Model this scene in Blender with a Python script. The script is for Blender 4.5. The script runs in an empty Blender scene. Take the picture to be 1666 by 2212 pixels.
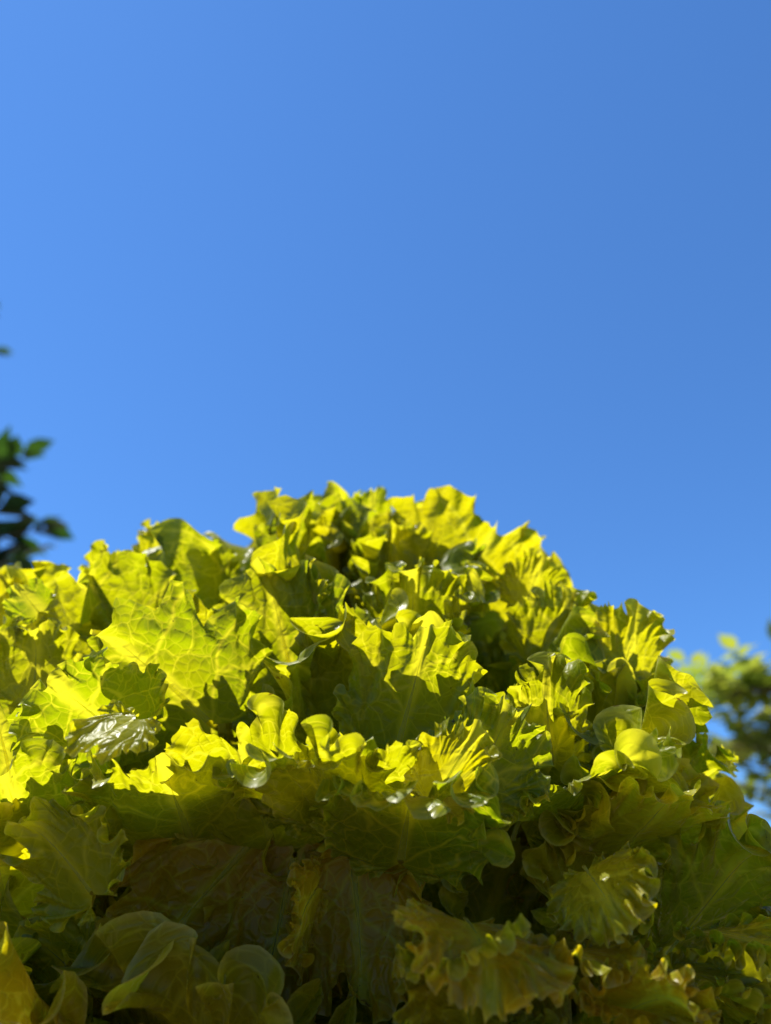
import bpy, math, random
import numpy as np
from mathutils import Vector, Matrix

R = math.radians
scene = bpy.context.scene
col = scene.collection

# ------------------------------------------------------------------ camera
PITCH = R(32.0)
CAM = Vector((0.0, 0.0, 0.055))
cam_data = bpy.data.cameras.new('camera')
cam = bpy.data.objects.new('camera', cam_data)
col.objects.link(cam)
cam.location = CAM
cam.rotation_euler = (R(90) + PITCH, 0, 0)
cam_data.sensor_fit = 'HORIZONTAL'
cam_data.sensor_width = 36.0
cam_data.lens = 36.0
cam_data.clip_start = 0.01
cam_data.clip_end = 2000.0
cam_data.dof.use_dof = True
cam_data.dof.focus_distance = 0.248
cam_data.dof.aperture_fstop = 9.8
scene.camera = cam

# ------------------------------------------------------------------ sky and sun
SUN_AZ = R(-82.0)      # measured from the view direction (+Y), negative = to the left
SUN_EL = R(68.0)
world = bpy.data.worlds.new('World')
scene.world = world
world.use_nodes = True
wn = world.node_tree
wn.nodes.clear()
w_out = wn.nodes.new('ShaderNodeOutputWorld')
w_bg = wn.nodes.new('ShaderNodeBackground')
w_sky = wn.nodes.new('ShaderNodeTexSky')
w_sky.sky_type = 'NISHITA'
w_sky.sun_disc = False
w_sky.sun_elevation = SUN_EL
w_sky.sun_rotation = SUN_AZ
w_sky.altitude = 300.0
w_sky.air_density = 1.0
w_sky.dust_density = 0.06
w_sky.ozone_density = 10.0
w_bg.inputs['Strength'].default_value = 0.112
w_tint = wn.nodes.new('ShaderNodeMix')          # the phone's deep blue rendering of a clear sky, the same all over
w_tint.data_type = 'RGBA'
w_tint.blend_type = 'MULTIPLY'
w_tint.inputs[0].default_value = 1.0
w_tint.inputs[7].default_value = (0.60, 0.85, 1.0, 1)
wn.links.new(w_sky.outputs[0], w_tint.inputs[6])
wn.links.new(w_tint.outputs[2], w_bg.inputs['Color'])
wn.links.new(w_bg.outputs[0], w_out.inputs['Surface'])

sun_data = bpy.data.lights.new('sun', 'SUN')
sun_data.energy = 5.0
sun_data.angle = R(0.5)
sun_data.color = (1.0, 0.95, 0.86)
sun = bpy.data.objects.new('sun', sun_data)
col.objects.link(sun)
to_sun = Vector((math.sin(SUN_AZ) * math.cos(SUN_EL), math.cos(SUN_AZ) * math.cos(SUN_EL), math.sin(SUN_EL)))
sun.rotation_euler = to_sun.to_track_quat('Z', 'Y').to_euler()
sun.location = to_sun * 5

# ------------------------------------------------------------------ picture settings
scene.view_settings.view_transform = 'Standard'
scene.view_settings.look = 'None'
scene.view_settings.exposure = 0.93
scene.view_settings.gamma = 1.0
scene.cycles.max_bounces = 12
scene.cycles.diffuse_bounces = 8
scene.cycles.transmission_bounces = 10
scene.cycles.glossy_bounces = 3
scene.cycles.use_denoising = True
scene.cycles.sample_clamp_indirect = 6.0


# ------------------------------------------------------------------ helpers
RIGHT = Vector((1, 0, 0))
FWD = Vector((0, math.cos(PITCH), math.sin(PITCH)))
UP = Vector((0, -math.sin(PITCH), math.cos(PITCH)))


def at(u, v, d):
    """a point of the place seen at u, v of a 1666 x 2212 view, d metres deep"""
    return CAM + FWD * d + RIGHT * ((u - 833) / 1666 * d) + UP * ((1106 - v) / 1666 * d)


def link_mesh(name, verts, faces, mat, parent=None, uv=None, attrs=None, smooth=True):
    me = bpy.data.meshes.new(name)
    verts = np.ascontiguousarray(verts, dtype=np.float32)
    faces = np.ascontiguousarray(faces, dtype=np.int32)
    n, k = faces.shape
    me.vertices.add(len(verts))
    me.vertices.foreach_set('co', verts.ravel())
    me.loops.add(n * k)
    me.loops.foreach_set('vertex_index', faces.ravel())
    me.polygons.add(n)
    me.polygons.foreach_set('loop_start', np.arange(0, n * k, k, dtype=np.int32))
    me.polygons.foreach_set('loop_total', np.full(n, k, dtype=np.int32))
    if smooth:
        me.polygons.foreach_set('use_smooth', np.ones(n, dtype=bool))
    if uv is not None:
        l = me.uv_layers.new(name='UVMap')
        l.data.foreach_set('uv', np.ascontiguousarray(uv[faces.ravel()], dtype=np.float32).ravel())
    if attrs:
        for key, val in attrs.items():
            if np.ndim(val) == 2:
                a = me.attributes.new(key, 'FLOAT_VECTOR', 'POINT')
                a.data.foreach_set('vector', np.ascontiguousarray(val, dtype=np.float32).ravel())
            else:
                a = me.attributes.new(key, 'FLOAT', 'POINT')
                a.data.foreach_set('value', np.ascontiguousarray(val, dtype=np.float32))
    me.update()
    me.validate()
    me.materials.append(mat)
    o = bpy.data.objects.new(name, me)
    col.objects.link(o)
    if parent is not None:
        o.parent = parent
    return o


def empty(name, loc, label, cat, group=None):
    o = bpy.data.objects.new(name, None)
    o.empty_display_size = 0.02
    col.objects.link(o)
    o.location = loc
    o['label'] = label
    o['category'] = cat
    if group:
        o['group'] = group
    return o


class N:
    """short hand for a node tree"""
    def __init__(self, name):
        self.mat = bpy.data.materials.new(name)
        self.mat.use_nodes = True
        self.t = self.mat.node_tree
        self.t.nodes.clear()

    def node(self, typ, **kw):
        n = self.t.nodes.new(typ)
        for k, v in kw.items():
            setattr(n, k, v)
        return n

    def put(self, sock, v):
        if isinstance(v, bpy.types.NodeSocket):
            self.t.links.new(v, sock)
        else:
            sock.default_value = v

    def math(self, op, a, b=0.0, c=0.0, clamp=False):
        n = self.node('ShaderNodeMath', operation=op, use_clamp=clamp)
        for i, v in enumerate((a, b, c)):
            self.put(n.inputs[i], v)
        return n.outputs[0]

    def ramp(self, v, a, b, lo=0.0, hi=1.0):
        n = self.node('ShaderNodeMapRange', interpolation_type='SMOOTHSTEP')
        for i, x in enumerate((v, a, b, lo, hi)):
            self.put(n.inputs[i], x)
        return n.outputs[0]

    def mix(self, f, a, b):
        n = self.node('ShaderNodeMix', data_type='RGBA')
        self.put(n.inputs[0], f)
        self.put(n.inputs[6], a)
        self.put(n.inputs[7], b)
        return n.outputs[2]

    def noise(self, vec, scale, detail=3.0, rough=0.55):
        n = self.node('ShaderNodeTexNoise')
        self.put(n.inputs['Vector'], vec)
        self.put(n.inputs['Scale'], scale)
        n.inputs['Detail'].default_value = detail
        n.inputs['Roughness'].default_value = rough
        return n

    def vor(self, vec, scale, feature='DISTANCE_TO_EDGE', rnd=1.0):
        n = self.node('ShaderNodeTexVoronoi', feature=feature)
        self.put(n.inputs['Vector'], vec)
        self.put(n.inputs['Scale'], scale)
        n.inputs['Randomness'].default_value = rnd
        return n


# ------------------------------------------------------------------ materials
def finish(m, rcol, tcol, fac, rough, normal=None, ior=1.42, sheen=0.36, clear=0.0):
    """thin leaf: part of the light thrown back, part let through, a waxy sheen on top"""
    df = m.node('ShaderNodeBsdfDiffuse')
    tr = m.node('ShaderNodeBsdfTranslucent')
    gl = m.node('ShaderNodeBsdfGlossy')
    fr = m.node('ShaderNodeFresnel')
    geo = m.node('ShaderNodeNewGeometry')
    m.put(fr.inputs['IOR'], m.math('ADD', ior, m.math('MULTIPLY', geo.outputs['Backfacing'], 1 / ior - ior)))
    m.put(df.inputs['Color'], rcol)
    m.put(tr.inputs['Color'], tcol)
    m.put(gl.inputs['Roughness'], rough)
    gl.inputs['Color'].default_value = (1, 1, 1, 1)
    if normal is not None:
        for n in (df, tr, gl, fr):
            m.put(n.inputs['Normal'], normal)
    m1 = m.node('ShaderNodeMixShader')
    m.put(m1.inputs[0], fac)
    m.t.links.new(df.outputs[0], m1.inputs[1])
    m.t.links.new(tr.outputs[0], m1.inputs[2])
    m2 = m.node('ShaderNodeMixShader')
    m.put(m2.inputs[0], m.math('MULTIPLY', fr.outputs[0], sheen))
    m.t.links.new(m1.outputs[0], m2.inputs[1])
    m.t.links.new(gl.outputs[0], m2.inputs[2])
    last = m2.outputs[0]
    if clear:                                   # watery flesh
        tp = m.node('ShaderNodeBsdfTransparent')
        tp.inputs['Color'].default_value = (0.97, 0.95, 0.70, 1)
        m3 = m.node('ShaderNodeMixShader')
        m3.inputs[0].default_value = clear
        m.t.links.new(last, m3.inputs[1])
        m.t.links.new(tp.outputs[0], m3.inputs[2])
        last = m3.outputs[0]
    out = m.node('ShaderNodeOutputMaterial')
    m.t.links.new(last, out.inputs['Surface'])


def leaf_material(name, refl, trans, vein_refl, vein_trans, fac=0.58, rough=0.31, scale=1.0):
    m = N(name)
    uvn = m.node('ShaderNodeUVMap', uv_map='UVMap')
    oi = m.node('ShaderNodeObjectInfo')
    sep = m.node('ShaderNodeSeparateXYZ')
    # wobble the venation so no line is straight
    wob = m.noise(uvn.outputs[0], 9.0, 2.0)
    vm = m.node('ShaderNodeVectorMath', operation='MULTIPLY_ADD')
    m.put(vm.inputs[0], wob.outputs['Color'])
    vm.inputs[1].default_value = (0.055, 0.055, 0.0)
    m.put(vm.inputs[2], uvn.outputs[0])
    shift = m.node('ShaderNodeVectorMath', operation='SUBTRACT')
    m.put(shift.inputs[0], vm.outputs[0])
    shift.inputs[1].default_value = (0.0275, 0.0275, 0.0)
    m.put(sep.inputs[0], shift.outputs[0])
    x, y = sep.outputs[0], sep.outputs[1]
    ax = m.math('ABSOLUTE', x)
    # side veins that leave the rib at a slant and thin out
    q = m.math('SUBTRACT', y, m.math('MULTIPLY', m.math('POWER', ax, 0.85), 0.62))
    side = m.node('ShaderNodeSeparateXYZ')
    m.put(side.inputs[0], uvn.outputs[0])
    sgn = m.math('MULTIPLY', m.math('SIGN', side.outputs[0]), 0.045)
    saw = m.math('PINGPONG', m.math('ADD', q, sgn), 0.085)
    wid = m.ramp(ax, 0.0, 0.55, 0.011, 0.002)
    sec = m.math('SUBTRACT', 1.0, m.math('DIVIDE', saw, wid), clamp=True)
    # net of veins, two sizes
    off = m.node('ShaderNodeVectorMath', operation='ADD')
    cmb = m.node('ShaderNodeCombineXYZ')
    m.put(cmb.inputs[0], m.math('MULTIPLY', oi.outputs['Random'], 17.0))
    m.put(cmb.inputs[1], m.math('MULTIPLY', oi.outputs['Random'], 31.0))
    rest = m.node('ShaderNodeAttribute', attribute_name='rest').outputs['Vector']
    wob2 = m.noise(rest, 10.0, 2.0)
    vm2 = m.node('ShaderNodeVectorMath', operation='MULTIPLY_ADD')
    m.put(vm2.inputs[0], wob2.outputs['Color'])
    vm2.inputs[1].default_value = (0.05, 0.05, 0.05)
    m.put(vm2.inputs[2], rest)
    m.put(off.inputs[0], vm2.outputs[0])
    m.put(off.inputs[1], cmb.outputs[0])
    c1 = m.vor(off.outputs[0], 14.0 * scale).outputs['Distance']
    c2 = m.vor(off.outputs[0], 36.0 * scale).outputs['Distance']
    c3 = m.vor(off.outputs[0], 90.0 * scale).outputs['Distance']
    vw = m.ramp(m.noise(rest, 6.0, 2.0).outputs['Fac'], 0.35, 0.65, 0.016, 0.062)
    v1 = m.ramp(c1, 0.003, vw, 0.72, 0.0)
    v2 = m.ramp(c2, 0.005, 0.060, 0.36, 0.0)
    v3 = m.ramp(c3, 0.02, 0.10, 0.08, 0.0)
    vein = m.math('MAXIMUM', m.math('MAXIMUM', v1, v2), m.math('MAXIMUM', sec, v3))
    rib = m.math('MULTIPLY', m.ramp(ax, 0.004, 0.028, 1.0, 0.0), m.ramp(y, 0.55, 0.95, 1.0, 0.3))
    vein = m.math('MAXIMUM', vein, rib)
    # blotches of paler and deeper blade, whole-leaf tint
    blot = m.noise(off.outputs[0], 4.0, 4.0).outputs['Fac']
    bl = m.ramp(blot, 0.35, 0.7)
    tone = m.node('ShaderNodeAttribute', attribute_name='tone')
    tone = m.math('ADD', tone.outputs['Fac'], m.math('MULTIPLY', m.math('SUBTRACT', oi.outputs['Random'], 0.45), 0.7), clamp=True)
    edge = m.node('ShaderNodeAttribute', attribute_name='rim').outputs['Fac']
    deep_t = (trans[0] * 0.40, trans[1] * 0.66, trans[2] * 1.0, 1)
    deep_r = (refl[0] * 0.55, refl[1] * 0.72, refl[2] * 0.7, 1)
    shade_t = (trans[0] * 1.08, trans[1] * 0.82, trans[2] * 1.0, 1)
    shade_r = (refl[0] * 1.15, refl[1] * 0.74, refl[2] * 0.6, 1)
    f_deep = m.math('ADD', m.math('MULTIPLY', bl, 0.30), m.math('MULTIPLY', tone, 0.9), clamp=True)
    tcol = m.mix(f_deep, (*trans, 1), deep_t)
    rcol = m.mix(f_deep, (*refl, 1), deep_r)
    stored = m.node('ShaderNodeAttribute', attribute_name='stored').outputs['Fac']
    f_shade = m.math('MULTIPLY', stored, 0.85)                      # brown shade of the lower leaves, put into their colour
    tcol = m.mix(f_shade, tcol, shade_t)
    rcol = m.mix(f_shade, rcol, shade_r)
    fv = m.math('MULTIPLY', vein, 0.9)
    tcol = m.mix(fv, tcol, (*vein_trans, 1))
    rcol = m.mix(fv, rcol, (*vein_refl, 1))
    # light caught by the edge painted as a paler rim, brown rotten specks near it
    rimf = m.math('MULTIPLY', m.ramp(edge, 0.965, 1.0), 0.45)
    rcol = m.mix(rimf, rcol, (0.36, 0.35, 0.10, 1))
    sp = m.noise(off.outputs[0], 26.0, 5.0, 0.7).outputs['Fac']
    sp2 = m.noise(off.outputs[0], 5.0, 2.0).outputs['Fac']
    spot = m.math('MULTIPLY', m.ramp(sp, 0.60, 0.66), m.math('MULTIPLY', m.ramp(edge, 0.90, 0.995), m.ramp(sp2, 0.50, 0.60)))
    rcol = m.mix(spot, rcol, (0.09, 0.04, 0.012, 1))
    tcol = m.mix(spot, tcol, (0.10, 0.035, 0.006, 1))
    dirt = m.ramp(m.noise(off.outputs[0], 75.0, 3.0, 0.6).outputs['Fac'], 0.715, 0.745, 0.0, 0.8)
    rcol = m.mix(dirt, rcol, (0.05, 0.03, 0.015, 1))
    tcol = m.mix(dirt, tcol, (0.06, 0.03, 0.005, 1))
    # relief: blade puffed up between the veins, fine grain
    puff1 = m.ramp(c1, 0.0, 0.30)
    puff2 = m.ramp(c2, 0.0, 0.25)
    fine = m.noise(rest, 240.0, 3.0).outputs['Fac']
    h = m.math('ADD', m.math('MULTIPLY', puff1, 1.0), m.math('MULTIPLY', puff2, 0.42))
    h = m.math('ADD', h, m.math('MULTIPLY', fine, 0.05))
    bump = m.node('ShaderNodeBump')
    wax = m.node('ShaderNodeAttribute', attribute_name='wax').outputs['Fac']
    m.put(bump.inputs['Strength'], m.math('SUBTRACT', 0.45, m.math('MULTIPLY', wax, 0.36)))
    bump.inputs['Distance'].default_value = 0.0012
    m.put(bump.inputs['Height'], h)
    gl = m.noise(rest, 14.0, 3.0).outputs['Fac']
    shine = m.math('ADD', 0.30, m.math('MULTIPLY', wax, 0.25))
    finish(m, rcol, tcol, fac, m.math('ADD', m.ramp(gl, 0.3, 0.7, rough - 0.07, rough + 0.14), m.math('MULTIPLY', wax, 0.10)), bump.outputs[0], sheen=shine)
    return m.mat


def plain_leaf(name, refl, trans, fac=0.45, rough=0.35, clear=0.0):
    m = N(name)
    oi = m.node('ShaderNodeObjectInfo')
    geo = m.node('ShaderNodeNewGeometry')
    nz = m.noise(geo.outputs['Position'], 14.0, 3.0).outputs['Fac']
    f = m.ramp(nz, 0.3, 0.7)
    r = m.mix(f, (*refl, 1), (refl[0] * 0.5, refl[1] * 0.6, refl[2] * 0.6, 1))
    t = m.mix(f, (*trans, 1), (trans[0] * 0.5, trans[1] * 0.7, trans[2], 1))
    finish(m, r, t, fac, rough, clear=clear)
    return m.mat


def rough_material(name, a, b, scale, bump=0.4, rough=0.9):
    m = N(name)
    tc = m.node('ShaderNodeTexCoord')
    nz = m.noise(tc.outputs['Object'], scale, 6.0, 0.65).outputs['Fac']
    c = m.mix(m.ramp(nz, 0.3, 0.7), (*a, 1), (*b, 1))
    pr = m.node('ShaderNodeBsdfPrincipled')
    m.put(pr.inputs['Base Color'], c)
    pr.inputs['Roughness'].default_value = rough
    bp = m.node('ShaderNodeBump')
    bp.inputs['Strength'].default_value = bump
    bp.inputs['Distance'].default_value = 0.01
    m.put(bp.inputs['Height'], nz)
    m.put(pr.inputs['Normal'], bp.outputs[0])
    out = m.node('ShaderNodeOutputMaterial')
    m.t.links.new(pr.outputs[0], out.inputs['Surface'])
    return m.mat


M_LEAF = leaf_material('lettuce_blade', (0.19, 0.21, 0.006), (0.65, 0.565, 0.0015), (0.25, 0.27, 0.016), (0.82, 0.75, 0.022))
M_RIB = plain_leaf('lettuce_rib', (0.55, 0.56, 0.20), (0.96, 0.92, 0.22), 0.80, 0.38, 0.6)
M_SOIL = rough_material('garden_soil', (0.16, 0.108, 0.064), (0.28, 0.205, 0.135), 18.0)
M_BARK = rough_material('bark', (0.05, 0.035, 0.025), (0.14, 0.11, 0.085), 30.0)
M_DARK = plain_leaf('dark_tree_leaf', (0.022, 0.045, 0.016), (0.045, 0.11, 0.008), 0.38, 0.6)
M_LIGHT = plain_leaf('pale_shrub_leaf', (0.12, 0.15, 0.03), (0.46, 0.48, 0.04), 0.55, 0.45)


# ------------------------------------------------------------------ ground
def build_ground():
    n = 90
    g = np.linspace(-1, 1, n)
    g = np.sign(g) * (np.abs(g) ** 3.2) * 400
    X, Y = np.meshgrid(g, g, indexing='ij')
    rng = np.random.default_rng(3)
    Z = rng.normal(0, 0.004, X.shape) * (np.hypot(X, Y) < 8)
    v = np.stack([X, Y, Z], -1).reshape(-1, 3)
    i, j = np.meshgrid(np.arange(n - 1), np.arange(n - 1), indexing='ij')
    a = (i * n + j).ravel()
    f = np.stack([a, a + n, a + n + 1, a + 1], -1)
    o = link_mesh('ground', v, f, M_SOIL)
    o['kind'] = 'structure'


build_ground()


# ------------------------------------------------------------------ frilled leaf sheets, grown by a small cloth solver
TH = 130


def flat_sheet(I, J):
    t = np.linspace(0.03, 1, I)[:, None]
    q = np.linspace(-1, 1, J)
    th = (R(TH) * (0.86 * q + 0.14 * q ** 3))[None, :]
    a = np.abs(th)
    key = np.array([0, 20, 40, 60, 80, 100, 118, 130]) * math.pi / 180
    rad = np.interp(a, key, [0.88, 0.86, 0.79, 0.67, 0.52, 0.37, 0.25, 0.20])
    x = t * rad * np.sin(th)
    y = 0.12 + t * rad * np.cos(th)
    return np.stack([x, y, np.zeros_like(x)], -1), t, th


def grow(n, seed, g_lo, g_hi, kmax, stiff, fine, power, I=24, J=121, steps=170):
    rng = np.random.default_rng(seed)
    flat, t, th = flat_sheet(I, J)
    gain = rng.uniform(g_lo, g_hi, n)[:, None, None]
    # uneven growth round the rim
    s = np.linspace(0, 1, J)
    var = np.ones((n, 1, J))
    for k in range(1, 9):
        var += (rng.normal(0, 0.38, (n, 1, 1)) * np.sin(2 * math.pi * k * s + rng.uniform(0, 6.28, (n, 1, 1)))) / k ** 0.5
    var = np.clip(var, 0.1, 2.2)
    near = np.clip((R(TH) - np.abs(th)) / R(45), 0.05, 1)
    G = gain * var * (t ** power) * near
    P = np.repeat(flat[None], n, 0).copy()
    for k in range(2, kmax):
        P[..., 2] += (rng.normal(0, 0.045 / k ** 0.7, (n, 1, 1)) * np.sin(2 * math.pi * k * s + rng.uniform(0, 6.28, (n, 1, 1)))) * (t ** 2)
    P = P + rng.normal(0, 0.002, P.shape)

    def solve(P, flat, G, steps, ramp, tang_k):
        V = np.zeros_like(P)
        I, J = P.shape[1:3]
        mid = J // 2
        e_t = flat[:, 1:] - flat[:, :-1]
        e_r = flat[1:] - flat[:-1]
        l_t0 = np.linalg.norm(e_t, axis=-1)[None]
        l_r = np.linalg.norm(e_r, axis=-1)[None]
        Gt = 0.5 * (G[:, :, 1:] + G[:, :, :-1])
        Gd = 0.5 * (Gt[:, 1:] + Gt[:, :-1])
        d1 = np.linalg.norm(e_r[:, :-1], axis=-1)[None]
        d2 = (0.5 * (l_t0[:, 1:] + l_t0[:, :-1]))
        r2 = np.linalg.norm(flat[2:] - flat[:-2], axis=-1)[None]

        def con(A, B, L, k):
            d = B - A
            l = np.sqrt(np.einsum('...i,...i', d, d)) + 1e-9
            c = (0.5 * k * (l - L) / l)[..., None] * d
            A += c
            B -= c

        def con_min(A, B, L, k):
            d = B - A
            l = np.sqrt(np.einsum('...i,...i', d, d)) + 1e-9
            c = (0.5 * k * np.minimum(l - L, 0) / l)[..., None] * d
            A += c
            B -= c

        for st in range(steps):
            f = min(1.0, (st + 1) / (steps * ramp))
            lt = l_t0 * (1 + f * Gt)
            ld = np.sqrt(d1 ** 2 + (d2 * (1 + f * Gd)) ** 2)
            stored = P.copy()
            P += V
            for o in (0, 1):
                con(P[:, :, o:-1:2], P[:, :, o + 1::2], lt[:, :, o::2], 1.0)
            for o in (0, 1):
                con(P[:, o:-1:2], P[:, o + 1::2], l_r[:, o::2], 1.0)
            con(P[:, :-1, :-1].view(), P[:, 1:, 1:].view(), ld, 0.18)
            con(P[:, 1:, :-1].view(), P[:, :-1, 1:].view(), ld, 0.18)
            con_min(P[:, :-2], P[:, 2:], r2 * 0.97, 0.22)
            lt2 = lt[:, :, 1:] + lt[:, :, :-1]
            con_min(P[:, :, :-2], P[:, :, 2:], lt2 * 0.93, tang_k)
            for o in (0, 1):
                con(P[:, :, o:-1:2], P[:, :, o + 1::2], lt[:, :, o::2], 1.0)
            # hold the rib and the inner blade near the plane
            w = 0.55 * np.clip(1 - np.linspace(0, 1, I) * 1.15, 0.06, 1)[None, :, None]
            P[:, :, mid] += w * (flat[None, :, mid] - P[:, :, mid])
            w2 = (0.12 * np.clip(0.55 - np.linspace(0, 1, I), 0, 1))[None, :, None, None]
            P += w2 * (flat[None] - P)
            V = (P - stored) * 0.86
        return P

    P = solve(P, flat, G, steps, 0.75, stiff)

    # finer pass: small frills close to the rim
    def up(A, ax):
        A = np.moveaxis(A, ax, 0)
        B = np.empty((A.shape[0] * 2 - 1,) + A.shape[1:])
        B[::2] = A
        pad = np.concatenate([2 * A[:1] - A[1:2], A, 2 * A[-1:] - A[-2:-1]])
        B[1::2] = (9 * (pad[1:-2] + pad[2:-1]) - pad[:-3] - pad[3:]) / 16
        return np.moveaxis(B, 0, ax)

    P = up(up(P, 1), 2)
    I2, J2 = P.shape[1:3]
    flat2, t2, th2 = flat_sheet(I2, J2)
    G2 = up(up(G, 1), 2)
    near2 = np.clip((R(TH) - np.abs(th2)) / R(35), 0.0, 1)
    s2 = np.linspace(0, 1, J2)
    fr = np.ones((n, 1, J2))
    for k in range(3, 14):
        fr += rng.normal(0, 0.25, (n, 1, 1)) * np.sin(2 * math.pi * k * s2 + rng.uniform(0, 6.28, (n, 1, 1)))
    G2 = G2 + fine * np.clip(fr, 0, 2.2) * (t2 ** 8) * near2
    P += rng.normal(0, 0.0012, P.shape) * (t2[..., None] ** 4)
    P = solve(P, flat2, G2, 90, 0.5, 0.10)
    P = up(up(P, 1), 2)
    return P, flat_sheet(P.shape[1], P.shape[2])[0]


def fill_teeth(rng, ns, deep=1.0, bay=1.0):
    """outline of the rim: rounded bays between sharp points, deeper bays between lobes"""
    s = np.linspace(0, 1, ns)
    out = np.ones(ns)
    for c in np.sort(rng.uniform(0.04, 0.96, rng.integers(9, 14))):       # bays between lobes
        w = rng.uniform(0.008, 0.030)
        out -= bay * rng.uniform(0.03, 0.20) * np.exp(-np.abs((s - c) / w) ** 2.6)
    calm = np.ones(ns)                                                      # stretches of quiet rim
    for q in range(1, 6):
        calm += rng.normal(0, 0.5) * np.sin(2 * math.pi * q * s + rng.uniform(0, 6.28))
    calm = np.clip(calm, 0.15, 1.8)
    for lo, hi, d0, d1 in ((0.014, 0.060, 0.010, 0.060), (0.006, 0.022, 0.003, 0.026)):
        p = [0.0]
        while p[-1] < 1:
            p.append(p[-1] + lo + (hi - lo) * rng.random() ** 1.8)
        p = np.array(p)
        k = np.clip(np.searchsorted(p, s) - 1, 0, len(p) - 2)
        f = (s - p[k]) / (p[k + 1] - p[k])
        f = f ** rng.uniform(0.6, 1.7, len(p))[k]
        depth = deep * calm * rng.uniform(d0, d1, len(p))[k]
        out -= depth * np.clip(1 - (2 * f - 1) ** 2, 0, 1) ** 0.75
    return np.clip(out, 0.5, 1)


NPROTO = 19
PROTO, FLAT = grow(7, 11, 1.0, 1.8, 14, 0.15, 2.0, 3.4)          # frilly
SOFT, FLAT = grow(7, 23, 0.9, 1.7, 9, 0.22, 0.5, 5.5)            # calm blade, wavy rim
CURLY, FLAT = grow(5, 41, 0.9, 1.4, 30, 0.04, 1.7, 4.6)          # tight fine frills
PROTO = np.concatenate([PROTO, SOFT, CURLY])
for _ in range(3):
    PROTO[:, :, 1:-1] = 0.5 * PROTO[:, :, 1:-1] + 0.25 * (PROTO[:, :, 2:] + PROTO[:, :, :-2])
    PROTO[:, 1:-1] = 0.5 * PROTO[:, 1:-1] + 0.25 * (PROTO[:, 2:] + PROTO[:, :-2])


def sample_grid(A, ti, si):
    """bilinear look-up, ti / si in grid units"""
    I, J = A.shape[:2]
    i = np.clip(ti.astype(int), 0, I - 2)
    j = np.clip(si.astype(int), 0, J - 2)
    a = (ti - i)[..., None]
    b = (si - j)[..., None]
    return (A[i, j] * (1 - a) * (1 - b) + A[i + 1, j] * a * (1 - b) + A[i, j + 1] * (1 - a) * b + A[i + 1, j + 1] * a * b)


LEAF_NO = [0]


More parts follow.
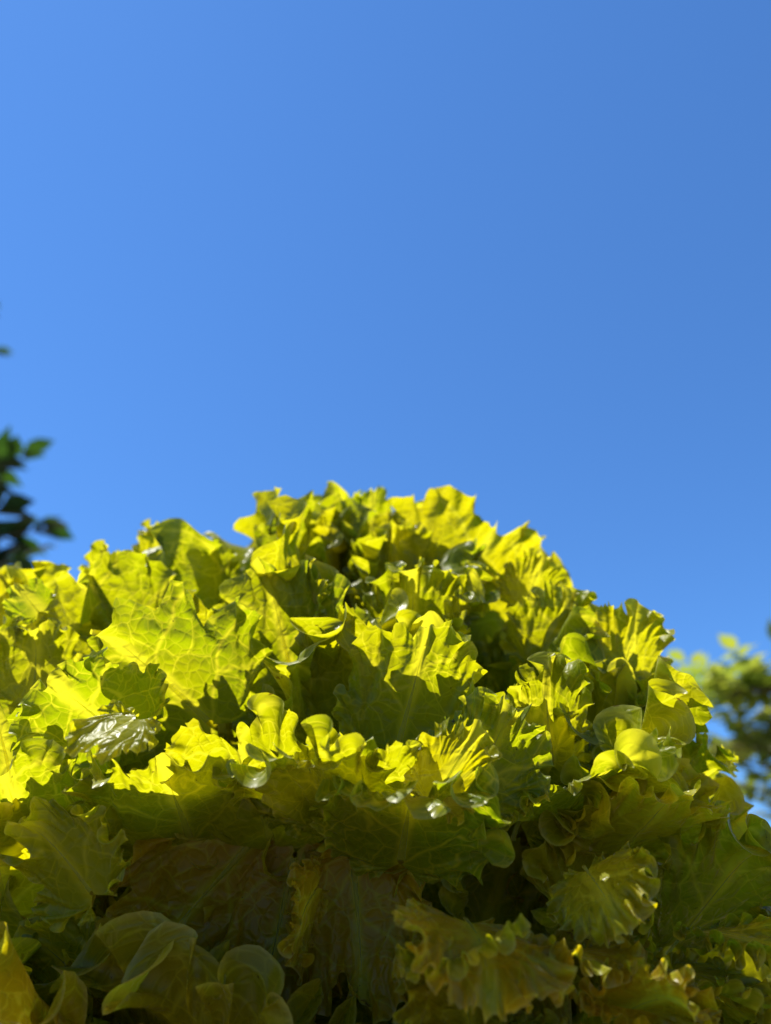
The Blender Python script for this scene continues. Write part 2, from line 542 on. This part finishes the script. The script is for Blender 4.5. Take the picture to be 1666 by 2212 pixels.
def make_leaf(parent, base, tip, normal, width=1.0, bend=1.0, bend_pow=1.5, cup=0.6, proto=None, mirror=None,
              frill=1.0, roll=1.0, wax=0.0, teeth=1.0, stalk=True, tone=0.3, res=1.0, twist=0.0, label=None, rib=True, mat=None, seed=None):
    """one frilled leaf from base to tip, its upper face towards `normal`; bend = radians it arches back"""
    LEAF_NO[0] += 1
    rng = np.random.default_rng(1000 + LEAF_NO[0] if seed is None else seed)
    k = int(rng.integers(NPROTO)) if proto is None else (int(rng.integers(7, 14)) if proto == 'soft' else int(rng.integers(0, 7)) if proto == 'frilly' else int(rng.integers(14, 19)) if proto == 'curly' else proto)
    mir = bool(rng.integers(2)) if mirror is None else mirror
    A, F = PROTO[k], FLAT
    nr, ns = max(10, int(28 * res)), max(60, int(600 * res))
    if k >= 14:
        nr, ns = int(nr * 0.85), int(ns * 1.3)
    s = np.linspace(0, 1, ns)
    dp, by = (1.5, 0.3) if k >= 14 else (0.72, 1.0) if k >= 7 else (1.0, 0.7)
    rim = fill_teeth(rng, ns, dp * teeth, by)
    tt = np.linspace(0, 1, nr) ** 0.68
    T = tt[:, None] * rim[None, :]
    S = np.repeat(s[None], nr, 0)
    ti = T * (A.shape[0] - 1)
    si = S * (A.shape[1] - 1)
    P = sample_grid(A, ti, si)
    U = sample_grid(F, ti, si)[..., :2]
    if mir:
        P = P * np.array([-1, 1, 1])
        U = U * np.array([-1, 1])
    x, y, z = P[..., 0] * width, P[..., 1].copy(), P[..., 2] * frill
    rest = np.stack([x, y, z], -1)
    if roll:
        # rim rolled over, now up, now down
        a_s = np.zeros(ns)
        for q in range(3, 15):
            a_s += rng.normal(0, 1.0) * np.sin(2 * math.pi * q * s + rng.uniform(0, 6.28)) / q ** 0.35
        a_s = roll * 0.62 * a_s + rng.normal(0, 0.25)
        wt = np.clip((tt - 0.62) / 0.38, 0, 1) ** 1.5
        phi = np.clip(a_s, -2.6, 2.6)[None, :] * wt[:, None]
        dr = np.diff(rest, axis=0)
        ln_ = np.linalg.norm(dr, axis=-1, keepdims=True) + 1e-9
        ds = np.gradient(rest, axis=1)[1:]
        nn_ = np.cross(ds, dr)
        nn_ /= np.linalg.norm(nn_, axis=-1, keepdims=True) + 1e-9
        new = dr * np.cos(phi[1:])[..., None] + nn_ * ln_ * np.sin(phi[1:])[..., None]
        rolled = np.concatenate([rest[:1], rest[:1] + np.cumsum(new, axis=0)])
        rolled -= rest
        for _ in range(5):
            rolled[:, 1:-1] = 0.5 * rolled[:, 1:-1] + 0.25 * (rolled[:, 2:] + rolled[:, :-2])
        rolled += rest
        x, y, z = rolled[..., 0], rolled[..., 1], rolled[..., 2]
    # low waves of the blade
    for q in range(3):
        fx, fy, ph = rng.uniform(2, 7), rng.uniform(2, 7), rng.uniform(0, 6.28)
        z = z + 0.022 * np.sin(fx * x + fy * y + ph) * np.clip(y, 0, 1)
    mc = ns // 2
    cl = np.stack([x[:, mc], y[:, mc], z[:, mc]], -1)[:int(nr * 0.80)]
    for _ in range(3):
        cl[1:-1] = 0.5 * cl[1:-1] + 0.25 * (cl[2:] + cl[:-2])
    rib_l = np.concatenate([[[0, 0, 0], [0, 0.06, 0]], cl]) if stalk else cl

    def deform(x, y, z):
        if cup:
            kx = cup * np.clip(y, 0.05, 1.2)
            r = 1.0 / kx
            ang = np.clip(x * kx, -2.6, 2.6)
            xx = np.sin(ang) * (r - z)
            zz = r - np.cos(ang) * (r - z)
            x, z = xx, zz
        if twist:
            c, s_ = np.cos(twist * y), np.sin(twist * y)
            x, z = x * c - z * s_, x * s_ + z * c
        # spine
        yy = np.linspace(-0.2, 1.6, 240)
        phi = -bend * np.sign(yy) * np.abs(yy) ** bend_pow      # arches away from the upper face
        dy = yy[1] - yy[0]
        sy = np.cumsum(np.cos(phi)) * dy
        sz = np.cumsum(np.sin(phi)) * dy
        o = np.interp(0, yy, sy), np.interp(0, yy, sz)
        py, pz, pp = np.interp(y, yy, sy) - o[0], np.interp(y, yy, sz) - o[1], np.interp(y, yy, phi)
        return np.stack([x, py - z * np.sin(pp), pz + z * np.cos(pp)], -1)

    Q = deform(x, y, z)
    Rb = deform(rib_l[:, 0], rib_l[:, 1], rib_l[:, 2])
    end = deform(np.array([0.0]), np.array([1.0]), np.array([0.0]))[0]
    # local frame: chord and face
    base, tip, normal = np.array(base), np.array(tip), np.array(normal, float)
    ch = end / np.linalg.norm(end)
    ex = np.array([1.0, 0, 0])
    ez = np.cross(ex, ch)
    B0 = np.stack([ex, ch, ez], -1)
    Y = tip - base
    ln = np.linalg.norm(Y)
    Y = Y / ln
    Z = normal - Y * normal.dot(Y)
    Z = Z / np.linalg.norm(Z)
    X = np.cross(Y, Z)
    B1 = np.stack([X, Y, Z], -1)
    Mx = B1 @ B0.T * (ln / np.linalg.norm(end))
    Q = Q @ Mx.T + base
    Rb = Rb @ Mx.T + base
    scale = ln / np.linalg.norm(end)
    i, j = np.meshgrid(np.arange(nr - 1), np.arange(ns - 1), indexing='ij')
    a = (i * ns + j).ravel()
    f = np.stack([a, a + 1, a + ns + 1, a + ns], -1)
    off = np.array(parent.location)
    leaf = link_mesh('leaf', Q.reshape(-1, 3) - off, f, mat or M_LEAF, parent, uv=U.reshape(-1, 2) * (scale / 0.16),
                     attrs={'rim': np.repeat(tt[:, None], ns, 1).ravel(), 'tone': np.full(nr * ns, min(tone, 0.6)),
                            'stored': np.full(nr * ns, np.clip((tone - 0.6) / 0.35, 0, 1)), 'wax': np.full(nr * ns, wax),  # high tones carry the painted brown shade
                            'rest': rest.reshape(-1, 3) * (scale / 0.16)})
    if label:
        leaf['label'] = label
    if rib:
        # half-round rib on the under side, tapering to nothing
        m = len(Rb)
        tan = np.gradient(Rb, axis=0)
        tan /= np.linalg.norm(tan, axis=1, keepdims=True)
        side = np.cross(tan, Z[None] + 1e-4)
        side /= np.linalg.norm(side, axis=1, keepdims=True)
        nn = np.cross(side, tan)
        ring = 8
        ang = np.linspace(0, 2 * math.pi, ring, endpoint=False)
        rad = scale * (0.0002 + 0.0150 * np.clip(1 - np.linspace(0, 1, m), 0, 1) ** 1.9)
        V = (Rb[:, None] + side[:, None] * (np.cos(ang)[None, :, None] * rad[:, None, None] * 1.25)
             + nn[:, None] * (np.sin(ang)[None, :, None] * rad[:, None, None] * 0.45))
        i, j = np.meshgrid(np.arange(m - 1), np.arange(ring), indexing='ij')
        fr = np.stack([i * ring + j, i * ring + (j + 1) % ring, (i + 1) * ring + (j + 1) % ring, (i + 1) * ring + j], -1).reshape(-1, 4)
        link_mesh('midrib', V.reshape(-1, 3) - off, fr, M_RIB, leaf)
    return leaf


# ------------------------------------------------------------------ the lettuce in front
C0 = Vector((-0.028, 0.368, 0.0))
lettuce = empty('lettuce_plant', C0, 'large frilly yellow-green lettuce head filling the lower half of the picture', 'lettuce')


def rosette(plant, centre, zc, rx, ry, h, rings, seed, res=1.0, skip=None):
    rng = np.random.default_rng(seed)
    for (el, n, ph, bend, tone) in rings:
        for i in range(n):
            az = 2 * math.pi * (i + ph) / n + rng.normal(0, 0.10)
            e = R(el) + rng.normal(0, 0.05)
            d = np.array([math.sin(az) * math.cos(e), -math.cos(az) * math.cos(e), math.sin(e)])   # az 0 = towards the camera
            k = rng.uniform(0.93, 1.05)
            cen = np.array(centre) + np.array([0, 0, zc])
            tip = cen + np.array([rx, ry, h]) * d * k
            tip[2] = max(tip[2], 0.012)
            eb = e - R(rng.uniform(35, 60))
            base = np.array(centre) + np.array([rx * math.sin(az) * 0.36, -ry * math.cos(az) * 0.36, max(0.012, zc + h * 0.62 * math.sin(eb))])
            w, b = rng.uniform(0.85, 1.15), bend * rng.uniform(0.5, 1.25)
            bp, cu, tw, tn = rng.uniform(1.6, 2.6), rng.uniform(0.2, 1.0), rng.normal(0, 0.25), tone + rng.uniform(-0.15, 0.15)
            jit = rng.normal(0, 0.12, 3)
            if skip and skip(math.degrees((az + math.pi) % (2 * math.pi) - math.pi), el):
                continue
            nrm = np.array([-d[0] * math.sin(e), -d[1] * math.sin(e), math.cos(e) + 0.15]) + jit
            hidden = math.cos(az) < -0.3 and el < 50
            make_leaf(plant, base, tip, nrm, width=w, bend=b, bend_pow=bp, cup=cu, tone=tn, twist=tw, roll=0.2, teeth=1.9,
                      proto=('curly' if i % 2 else 'frilly') if math.sin(az) > -0.1 else ('soft' if i % 3 == 0 else 'frilly'),
                      res=res * (0.4 if hidden else 0.85))


def hero(b, t, n, **kw):
    nn = RIGHT * n[0] + UP * n[1] + FWD * n[2]
    kw.setdefault('proto', 'soft')
    kw.setdefault('res', 0.84)
    kw.setdefault('stalk', False)
    kw.setdefault('roll', 0.65)
    lean = kw.pop('lean', 0.0)
    near = kw.pop('near', 0.008)
    slope = lambda v: float(np.interp(v, [1050, 1110, 1241, 1407, 1640, 1800, 2212], [.41, .388, .314, .252, .203, .210, .235]))
    dt = slope(t[1]) - near + 0.03 * abs(t[0] - 780) / 780
    t = (t[0], t[1], dt)
    b = (b[0], b[1], dt + lean)
    return make_leaf(lettuce, at(*b), at(*t), nn, **kw)


# leaves one can tell apart on the sunny front slope: base, tip, upper face as (right, up, away)
hero((490, 1600), (190, 1330), (-.3, .35, 1), width=1.1, bend=.3, cup=.4, near=.026, frill=.75, lean=.01, seed=31)
hero((665, 1610), (560, 1190), (.1, .3, 1), width=.85, bend=.3, cup=.3, near=.050, frill=.7, lean=.0, seed=32)
hero((840, 1680), (940, 1310), (.3, .3, 1), width=.78, bend=.35, cup=.5, near=.034, frill=.75, lean=.0, seed=33)
hero((930, 1390), (1110, 1080), (.1, .4, 1), width=1.2, bend=.3, cup=.3, near=.035, frill=.7, seed=34)
hero((890, 1360), (825, 1115), (-.1, .3, 1), width=.9, bend=.4, near=.03, frill=.8)
hero((1190, 1480), (1245, 1250), (.1, .4, 1), width=.95, bend=.6, proto='curly', roll=.6)
hero((1200, 1690), (1190, 1400), (-.4, .3, 1), width=.75, bend=.5, proto='curly', roll=.6)
hero((1330, 1560), (1390, 1300), (-.2, .4, 1), width=.9, bend=.6, proto='curly', roll=.6)
hero((1290, 1840), (1500, 1480), (-.75, .3, .6), width=.95, bend=.4, proto='frilly', tone=.5, lean=.03)
hero((1220, 1770), (1420, 1640), (-.2, .9, .15), width=.9, bend=.5, lean=.05, proto='curly', roll=.3, teeth=2.4, res=1.1, frill=.7)
hero((1330, 1860), (1500, 1720), (.1, .9, .2), width=.9, bend=.5, lean=.04, proto='curly', roll=.3, teeth=2.4, res=1.1, frill=.7)
hero((290, 1610), (85, 1450), (-.1, .3, -.9), width=1.1, bend=.3, cup=.2, frill=.6, tone=.6, lean=.02, near=.015)
hero((310, 1545), (150, 1650), (.15, .9, -.2), width=.85, bend=.35, cup=.3, tone=.3, lean=.02, roll=.5, near=.018)
hero((290, 1460), (145, 1200), (-.1, .3, 1), width=1.05, bend=.4, near=.03, frill=.75)
hero((110, 1480), (15, 1215), (-.2, .3, 1), width=.95, bend=.5)
hero((220, 1960), (20, 1760), (-.4, .5, .6), width=.9, bend=.6)
hero((220, 2180), (30, 2010), (-.4, .5, .6), width=.9, bend=.6)
hero((930, 1750), (1045, 1560), (.2, .3, .8), width=.8, bend=.9, cup=.6, roll=.3, proto=5, teeth=2.4, res=1.1, frill=.7)
hero((600, 1860), (480, 1590), (-.1, .6, .8), width=.75, bend=.6, tone=.5, lean=.055, roll=.3, teeth=2.4, res=1.1, frill=.7)
hero((420, 1850), (330, 1640), (-.2, .7, .7), width=.8, bend=.6, tone=.6, lean=.055, roll=.3, teeth=2.4, res=1.1, frill=.7)
hero((690, 1800), (640, 1600), (.1, .6, .8), width=.8, bend=.5, tone=.4, lean=.05, proto=3, roll=.1, teeth=2.4, res=1.1, frill=.7)
hero((790, 1840), (770, 1600), (.1, .6, .8), width=.75, bend=.5, tone=.4, lean=.055, roll=.15, proto=9, teeth=2.4, res=1.1, frill=.7)
hero((860, 1900), (900, 1690), (.1, .6, .8), width=.8, bend=.6, tone=.5, lean=.05, proto='frilly', roll=.25, teeth=2.4, res=1.1, frill=.7)
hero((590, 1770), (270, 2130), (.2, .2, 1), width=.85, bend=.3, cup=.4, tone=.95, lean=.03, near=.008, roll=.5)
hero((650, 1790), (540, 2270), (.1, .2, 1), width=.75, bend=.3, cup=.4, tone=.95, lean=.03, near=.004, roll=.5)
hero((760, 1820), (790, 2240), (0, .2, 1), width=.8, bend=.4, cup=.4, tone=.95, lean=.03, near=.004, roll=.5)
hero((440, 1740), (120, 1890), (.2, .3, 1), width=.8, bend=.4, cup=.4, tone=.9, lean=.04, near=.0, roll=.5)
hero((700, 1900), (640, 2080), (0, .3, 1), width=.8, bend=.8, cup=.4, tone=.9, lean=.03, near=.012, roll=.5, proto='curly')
hero((-30, 1500), (-55, 1225), (-.1, .3, 1), width=.9, bend=.5)
hero((-40, 1640), (-70, 1330), (-.1, .3, 1), width=1.0, bend=.5)
hero((20, 2000), (-50, 1760), (-.3, .3, 1), width=1.1, bend=.4, lean=.03)
hero((60, 1860), (-10, 1640), (-.3, .3, 1), width=1.1, bend=.4, lean=.03)
hero((30, 1720), (-30, 1480), (-.3, .3, 1), width=1.0, bend=.6)
hero((70, 1540), (70, 1330), (0, .3, 1), width=1.0, bend=.5)
hero((430, 1480), (330, 1280), (0, .3, 1), width=1.0, bend=.5)
hero((1010, 1750), (1120, 1500), (.2, .3, 1), width=.9, bend=.5, roll=.3, proto=1, teeth=2.4, res=1.1, frill=.7)
hero((640, 1360), (680, 1200), (-.35, .8, -.5), width=1.0, bend=.6, wax=.8, near=.03)
hero((90, 1330), (30, 1260), (-.35, .8, -.5), width=1.0, bend=.6, wax=.8, near=.02)
hero((340, 1270), (330, 1115), (.1, .3, 1), width=.6, bend=.6, roll=.8)
hero((640, 1230), (620, 1080), (.1, .3, 1), width=.8, bend=.6, roll=.8)
hero((795, 1190), (805, 1042), (.1, .3, 1), width=.8, bend=.6, roll=.8)
hero((900, 1210), (905, 1075), (.1, .3, 1), width=.8, bend=.6, roll=.8)
hero((450, 1310), (430, 1155), (.1, .3, 1), width=.9, bend=.6, roll=.8)
hero((230, 1330), (220, 1165), (.1, .3, 1), width=.7, bend=.6, roll=.8)
hero((1130, 1330), (1180, 1190), (.1, .3, 1), width=.9, bend=.6, roll=.8, proto='frilly')


def crown(plant, centre, zc, rx, ry, h, n, seed, el_lo, el_hi, az_hi, ln=(0.055, 0.085), res=0.85, thin=0.0, lift=0.85, big=1.15, az_lo=None, tone0=0.0, roll=1.0, force=None, droop=False):
    """upper leaf ends spread evenly over the dome, each standing out and up from it"""
    rng = np.random.default_rng(seed)
    cen = np.array(centre) + np.array([0, 0, zc])
    a, b = math.sin(R(el_lo)), math.sin(R(el_hi))
    for i in range(n):
        e = math.asin(a + (b - a) * (i + 0.5) / n)
        az = (i * 2.39996) % (2 * math.pi)
        az = az - 2 * math.pi if az > math.pi else az
        az += rng.normal(0, 0.08)
        d = np.array([math.sin(az) * math.cos(e), -math.cos(az) * math.cos(e), math.sin(e)])
        rr = (0.5 * math.cos(e) + 0.5 * (1 - math.sin(e))) / math.cos(e) if e > 0 else 1.0     # between a dome and a cone
        tip = cen + np.array([rx * rr, ry * rr, h]) * d * rng.uniform(0.95, 1.05)
        g = d * np.array([0.75, 0.75, 0.5]) + np.array([0, 0, lift]) + rng.normal(0, 0.22, 3)
        g /= np.linalg.norm(g)
        length = rng.uniform(*ln) * (big if az < 0.3 else 0.9)
        nr_ = np.array([-d[0], -d[1], 0.55]) + rng.normal(0, 0.45, 3)
        if droop:                                   # outer leaves hang, upper face outwards
            g = d * np.array([0.95, 0.95, 0.0]) + np.array([0, 0, -0.35]) + rng.normal(0, 0.28, 3)
            g /= np.linalg.norm(g)
            nr_ = np.array([0.2 * d[0], 0.2 * d[1], 1.0]) + rng.normal(0, 0.35, 3)
        w, bd, bp, cu = rng.uniform(0.8, 1.15), rng.uniform(0.2, 1.2), rng.uniform(1.4, 2.4), rng.uniform(0.2, 1.1)
        tw, tn = rng.normal(0, 0.4), rng.uniform(0.0, 0.5)
        pr = ('curly' if rng.random() < 0.7 else 'frilly') if rng.random() < (0.15 if az < 0.25 else 0.9) else 'soft'
        if abs(math.degrees(az)) > az_hi and e < R(50) or az_lo is not None and math.degrees(az) < az_lo:
            continue
        tn += tone0
        pr = force or pr
        if big > 1.3 and az < 0.3 and e < R(78) and i % 5 in (1, 3):
            continue
        if thin and -0.85 < az < 0.35 and e < R(14):
            continue
        if thin and -1.15 < az < 0.6 and R(6) < e < R(58) and (i * 0.618) % 1 < thin:
            continue
        make_leaf(plant, tip - g * length, tip, nr_, width=w, bend=bd, bend_pow=bp, cup=cu, twist=tw, tone=tn, proto=pr, res=res, roll=roll)


crown(lettuce, C0, 0.090, 0.207, 0.168, 0.196, 108, 8, 1, 80, 115, thin=0.93, big=1.5, ln=(0.055, 0.105), res=0.66)
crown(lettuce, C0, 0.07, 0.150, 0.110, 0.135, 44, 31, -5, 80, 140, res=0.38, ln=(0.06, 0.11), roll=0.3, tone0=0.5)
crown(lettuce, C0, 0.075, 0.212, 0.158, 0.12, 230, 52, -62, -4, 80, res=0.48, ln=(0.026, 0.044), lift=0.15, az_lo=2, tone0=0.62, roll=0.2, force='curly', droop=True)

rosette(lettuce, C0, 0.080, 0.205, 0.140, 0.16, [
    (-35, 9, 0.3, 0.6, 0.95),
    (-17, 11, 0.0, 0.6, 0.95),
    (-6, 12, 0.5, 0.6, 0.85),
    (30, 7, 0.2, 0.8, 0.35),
], 5, skip=lambda az, el: (abs(az) < 100 and el > 10) or (-14 < az < 85 and -10 < el < 10))


# ------------------------------------------------------------------ lettuce further back, right
C1 = Vector((0.345, 0.70, 0.0))
lettuce2 = empty('lettuce_plant', C1, 'smaller pale lettuce out of focus behind the big one at the right edge', 'lettuce')
crown(lettuce2, C1, 0.06, 0.15, 0.15, 0.125, 44, 21, -12, 88, 180, ln=(0.06, 0.09), res=0.34)


# ------------------------------------------------------------------ trees out of focus
def tube(path, radii, ring=7):
    path = np.asarray(path, float)
    tan = np.gradient(path, axis=0)
    tan /= np.linalg.norm(tan, axis=1, keepdims=True)
    ref = np.array([0.3, 0.9, 0.1])
    side = np.cross(tan, ref)
    side /= np.linalg.norm(side, axis=1, keepdims=True)
    nn = np.cross(side, tan)
    ang = np.linspace(0, 2 * math.pi, ring, endpoint=False)
    r = np.asarray(radii)[:, None, None]
    V = path[:, None] + side[:, None] * np.cos(ang)[None, :, None] * r + nn[:, None] * np.sin(ang)[None, :, None] * r
    m = len(path)
    i, j = np.meshgrid(np.arange(m - 1), np.arange(ring), indexing='ij')
    f = np.stack([i * ring + j, i * ring + (j + 1) % ring, (i + 1) * ring + (j + 1) % ring, (i + 1) * ring + j], -1).reshape(-1, 4)
    return V.reshape(-1, 3), f


def one_leaf(base, d, n, ln, wd):
    """pointed leaf, folded a little along its rib and drooping at the tip: 9 verts"""
    d = d / np.linalg.norm(d)
    x = np.cross(d, n)
    x /= np.linalg.norm(x) + 1e-9
    n = np.cross(x, d)
    rows = [(0.0, 0.03, 0), (0.3, 0.44, 0.02), (0.62, 0.40, -0.01), (1.0, 0.02, -0.13)]
    v = []
    for t, w, z in rows:
        c = base + d * ln * t + n * ln * z
        v += [c - x * wd * w + n * ln * 0.05 * (w > .1), c, c + x * wd * w + n * ln * 0.05 * (w > .1)]
    f = []
    for r in range(3):
        for c in range(2):
            a = r * 3 + c
            f.append((a, a + 1, a + 4, a + 3))
    return v, f


def tree(name, label, foot, top, ends, mat, seed, leaf_len, leaf_wid, compound=False, extra=30, spread=0.3, away=1, cat='tree'):
    rng = np.random.default_rng(seed)
    root = empty(name, Vector(foot), label, cat)
    foot, top = np.array(foot, float), np.array(top, float)
    off = foot
    t = np.linspace(0, 1, 14)[:, None]
    trunk = foot * (1 - t) + top * t + np.sin(t * 5) * np.array([[0.02, 0.015, 0]])
    V, F = tube(trunk, np.linspace(0.035, 0.010, 14), 10)
    link_mesh('trunk', V - off, F, M_BARK, root)
    ends = [np.array(e) for e in ends]
    for _ in range(extra):
        k = rng.uniform(0.3, 1.0)
        p = foot * (1 - k) + top * k
        ends.append(p + np.array([away * abs(rng.normal(0, spread)), rng.normal(0, spread), rng.uniform(0.0, spread)]))
    LV, LF, nv = [], [], 0
    for e in ends:
        h = np.clip((e[2] - foot[2]) / (top[2] - foot[2]) - rng.uniform(0.12, 0.3), 0.12, 0.95)
        b = np.array([np.interp(h, t[:, 0], trunk[:, q]) for q in range(3)])
        u = np.linspace(0, 1, 12)[:, None]
        path = b * (1 - u) + e * u
        path[:, 2] += 0.10 * np.linalg.norm(e - b) * np.sin(u[:, 0] * math.pi) + rng.normal(0, 0.004, 12)
        V, F = tube(path, np.linspace(0.009, 0.0012, 12), 6)
        link_mesh('branch', V - off, F, M_BARK, root)
        steps = 6 if compound else 15
        for q in range(steps):
            w = 0.30 + 0.70 * (q + 1) / steps
            c = np.array([np.interp(w, u[:, 0], path[:, z]) for z in range(3)])
            along = (e - b) / np.linalg.norm(e - b)
            for sg in (-1, 1):
                if rng.random() < 0.12:
                    continue
                side = np.cross(along, np.array([0, 0, 1.0])) * sg
                d = along * 0.7 + side * rng.uniform(0.4, 1.0) + rng.normal(0, 0.30, 3)
                n = np.array([0, 0, 1.0]) + rng.normal(0, 0.45, 3)
                L = leaf_len * rng.uniform(0.65, 1.25)
                if compound:
                    d /= np.linalg.norm(d)
                    for z in range(4):
                        for sg2 in (-1, 1):
                            sd = np.cross(d, n) * sg2
                            v, f = one_leaf(c + d * L * (0.35 + 0.5 * z), d * 0.6 + sd * 0.9 + rng.normal(0, 0.15, 3), n + rng.normal(0, 0.25, 3), L * 0.75, leaf_wid * 0.75)
                            LV += v
                            LF += [tuple(i + nv for i in ff) for ff in f]
                            nv += len(v)
                v, f = one_leaf(c + (d / np.linalg.norm(d) * L * 2.2 if compound else 0), d, n, L, leaf_wid * rng.uniform(0.8, 1.2))
                LV += v
                LF += [tuple(i + nv for i in ff) for ff in f]
                nv += len(v)
    cr = link_mesh('crown', np.array(LV) - off, np.array(LF), mat, root)
    cr['kind'] = 'stuff'
    return root


E_LEFT = [at(50, 975, 1.6), at(-25, 1000, 1.52), at(100, 1140, 1.5), at(0, 1100, 1.5), at(10, 1190, 1.5), at(70, 1200, 1.5),
          at(-60, 1050, 1.5), at(60, 1260, 1.4), at(10, 1330, 1.45)]
tree('broadleaf_tree', 'dark green tree out of focus at the left edge of the picture', (-1.22, 1.30, 0), (-1.20, 1.32, 1.9),
     E_LEFT, M_DARK, 4, 0.075, 0.042, extra=18, spread=0.22, away=-1)
E_RIGHT = [at(1490, 1500, 1.3), at(1575, 1490, 1.32), at(1670, 1470, 1.3), at(1500, 1600, 1.28), at(1600, 1570, 1.3),
           at(1590, 1650, 1.3), at(1660, 1500, 1.34), at(1640, 1710, 1.3), at(1700, 1600, 1.3), at(1690, 1780, 1.3)]
tree('leafy_shrub', 'yellow-green shrub out of focus at the right edge beside the lettuce', (0.95, 1.30, 0), (0.88, 1.28, 0.62),
     E_RIGHT, M_LIGHT, 9, 0.044, 0.027, compound=True, extra=3, spread=0.12, cat='shrub')
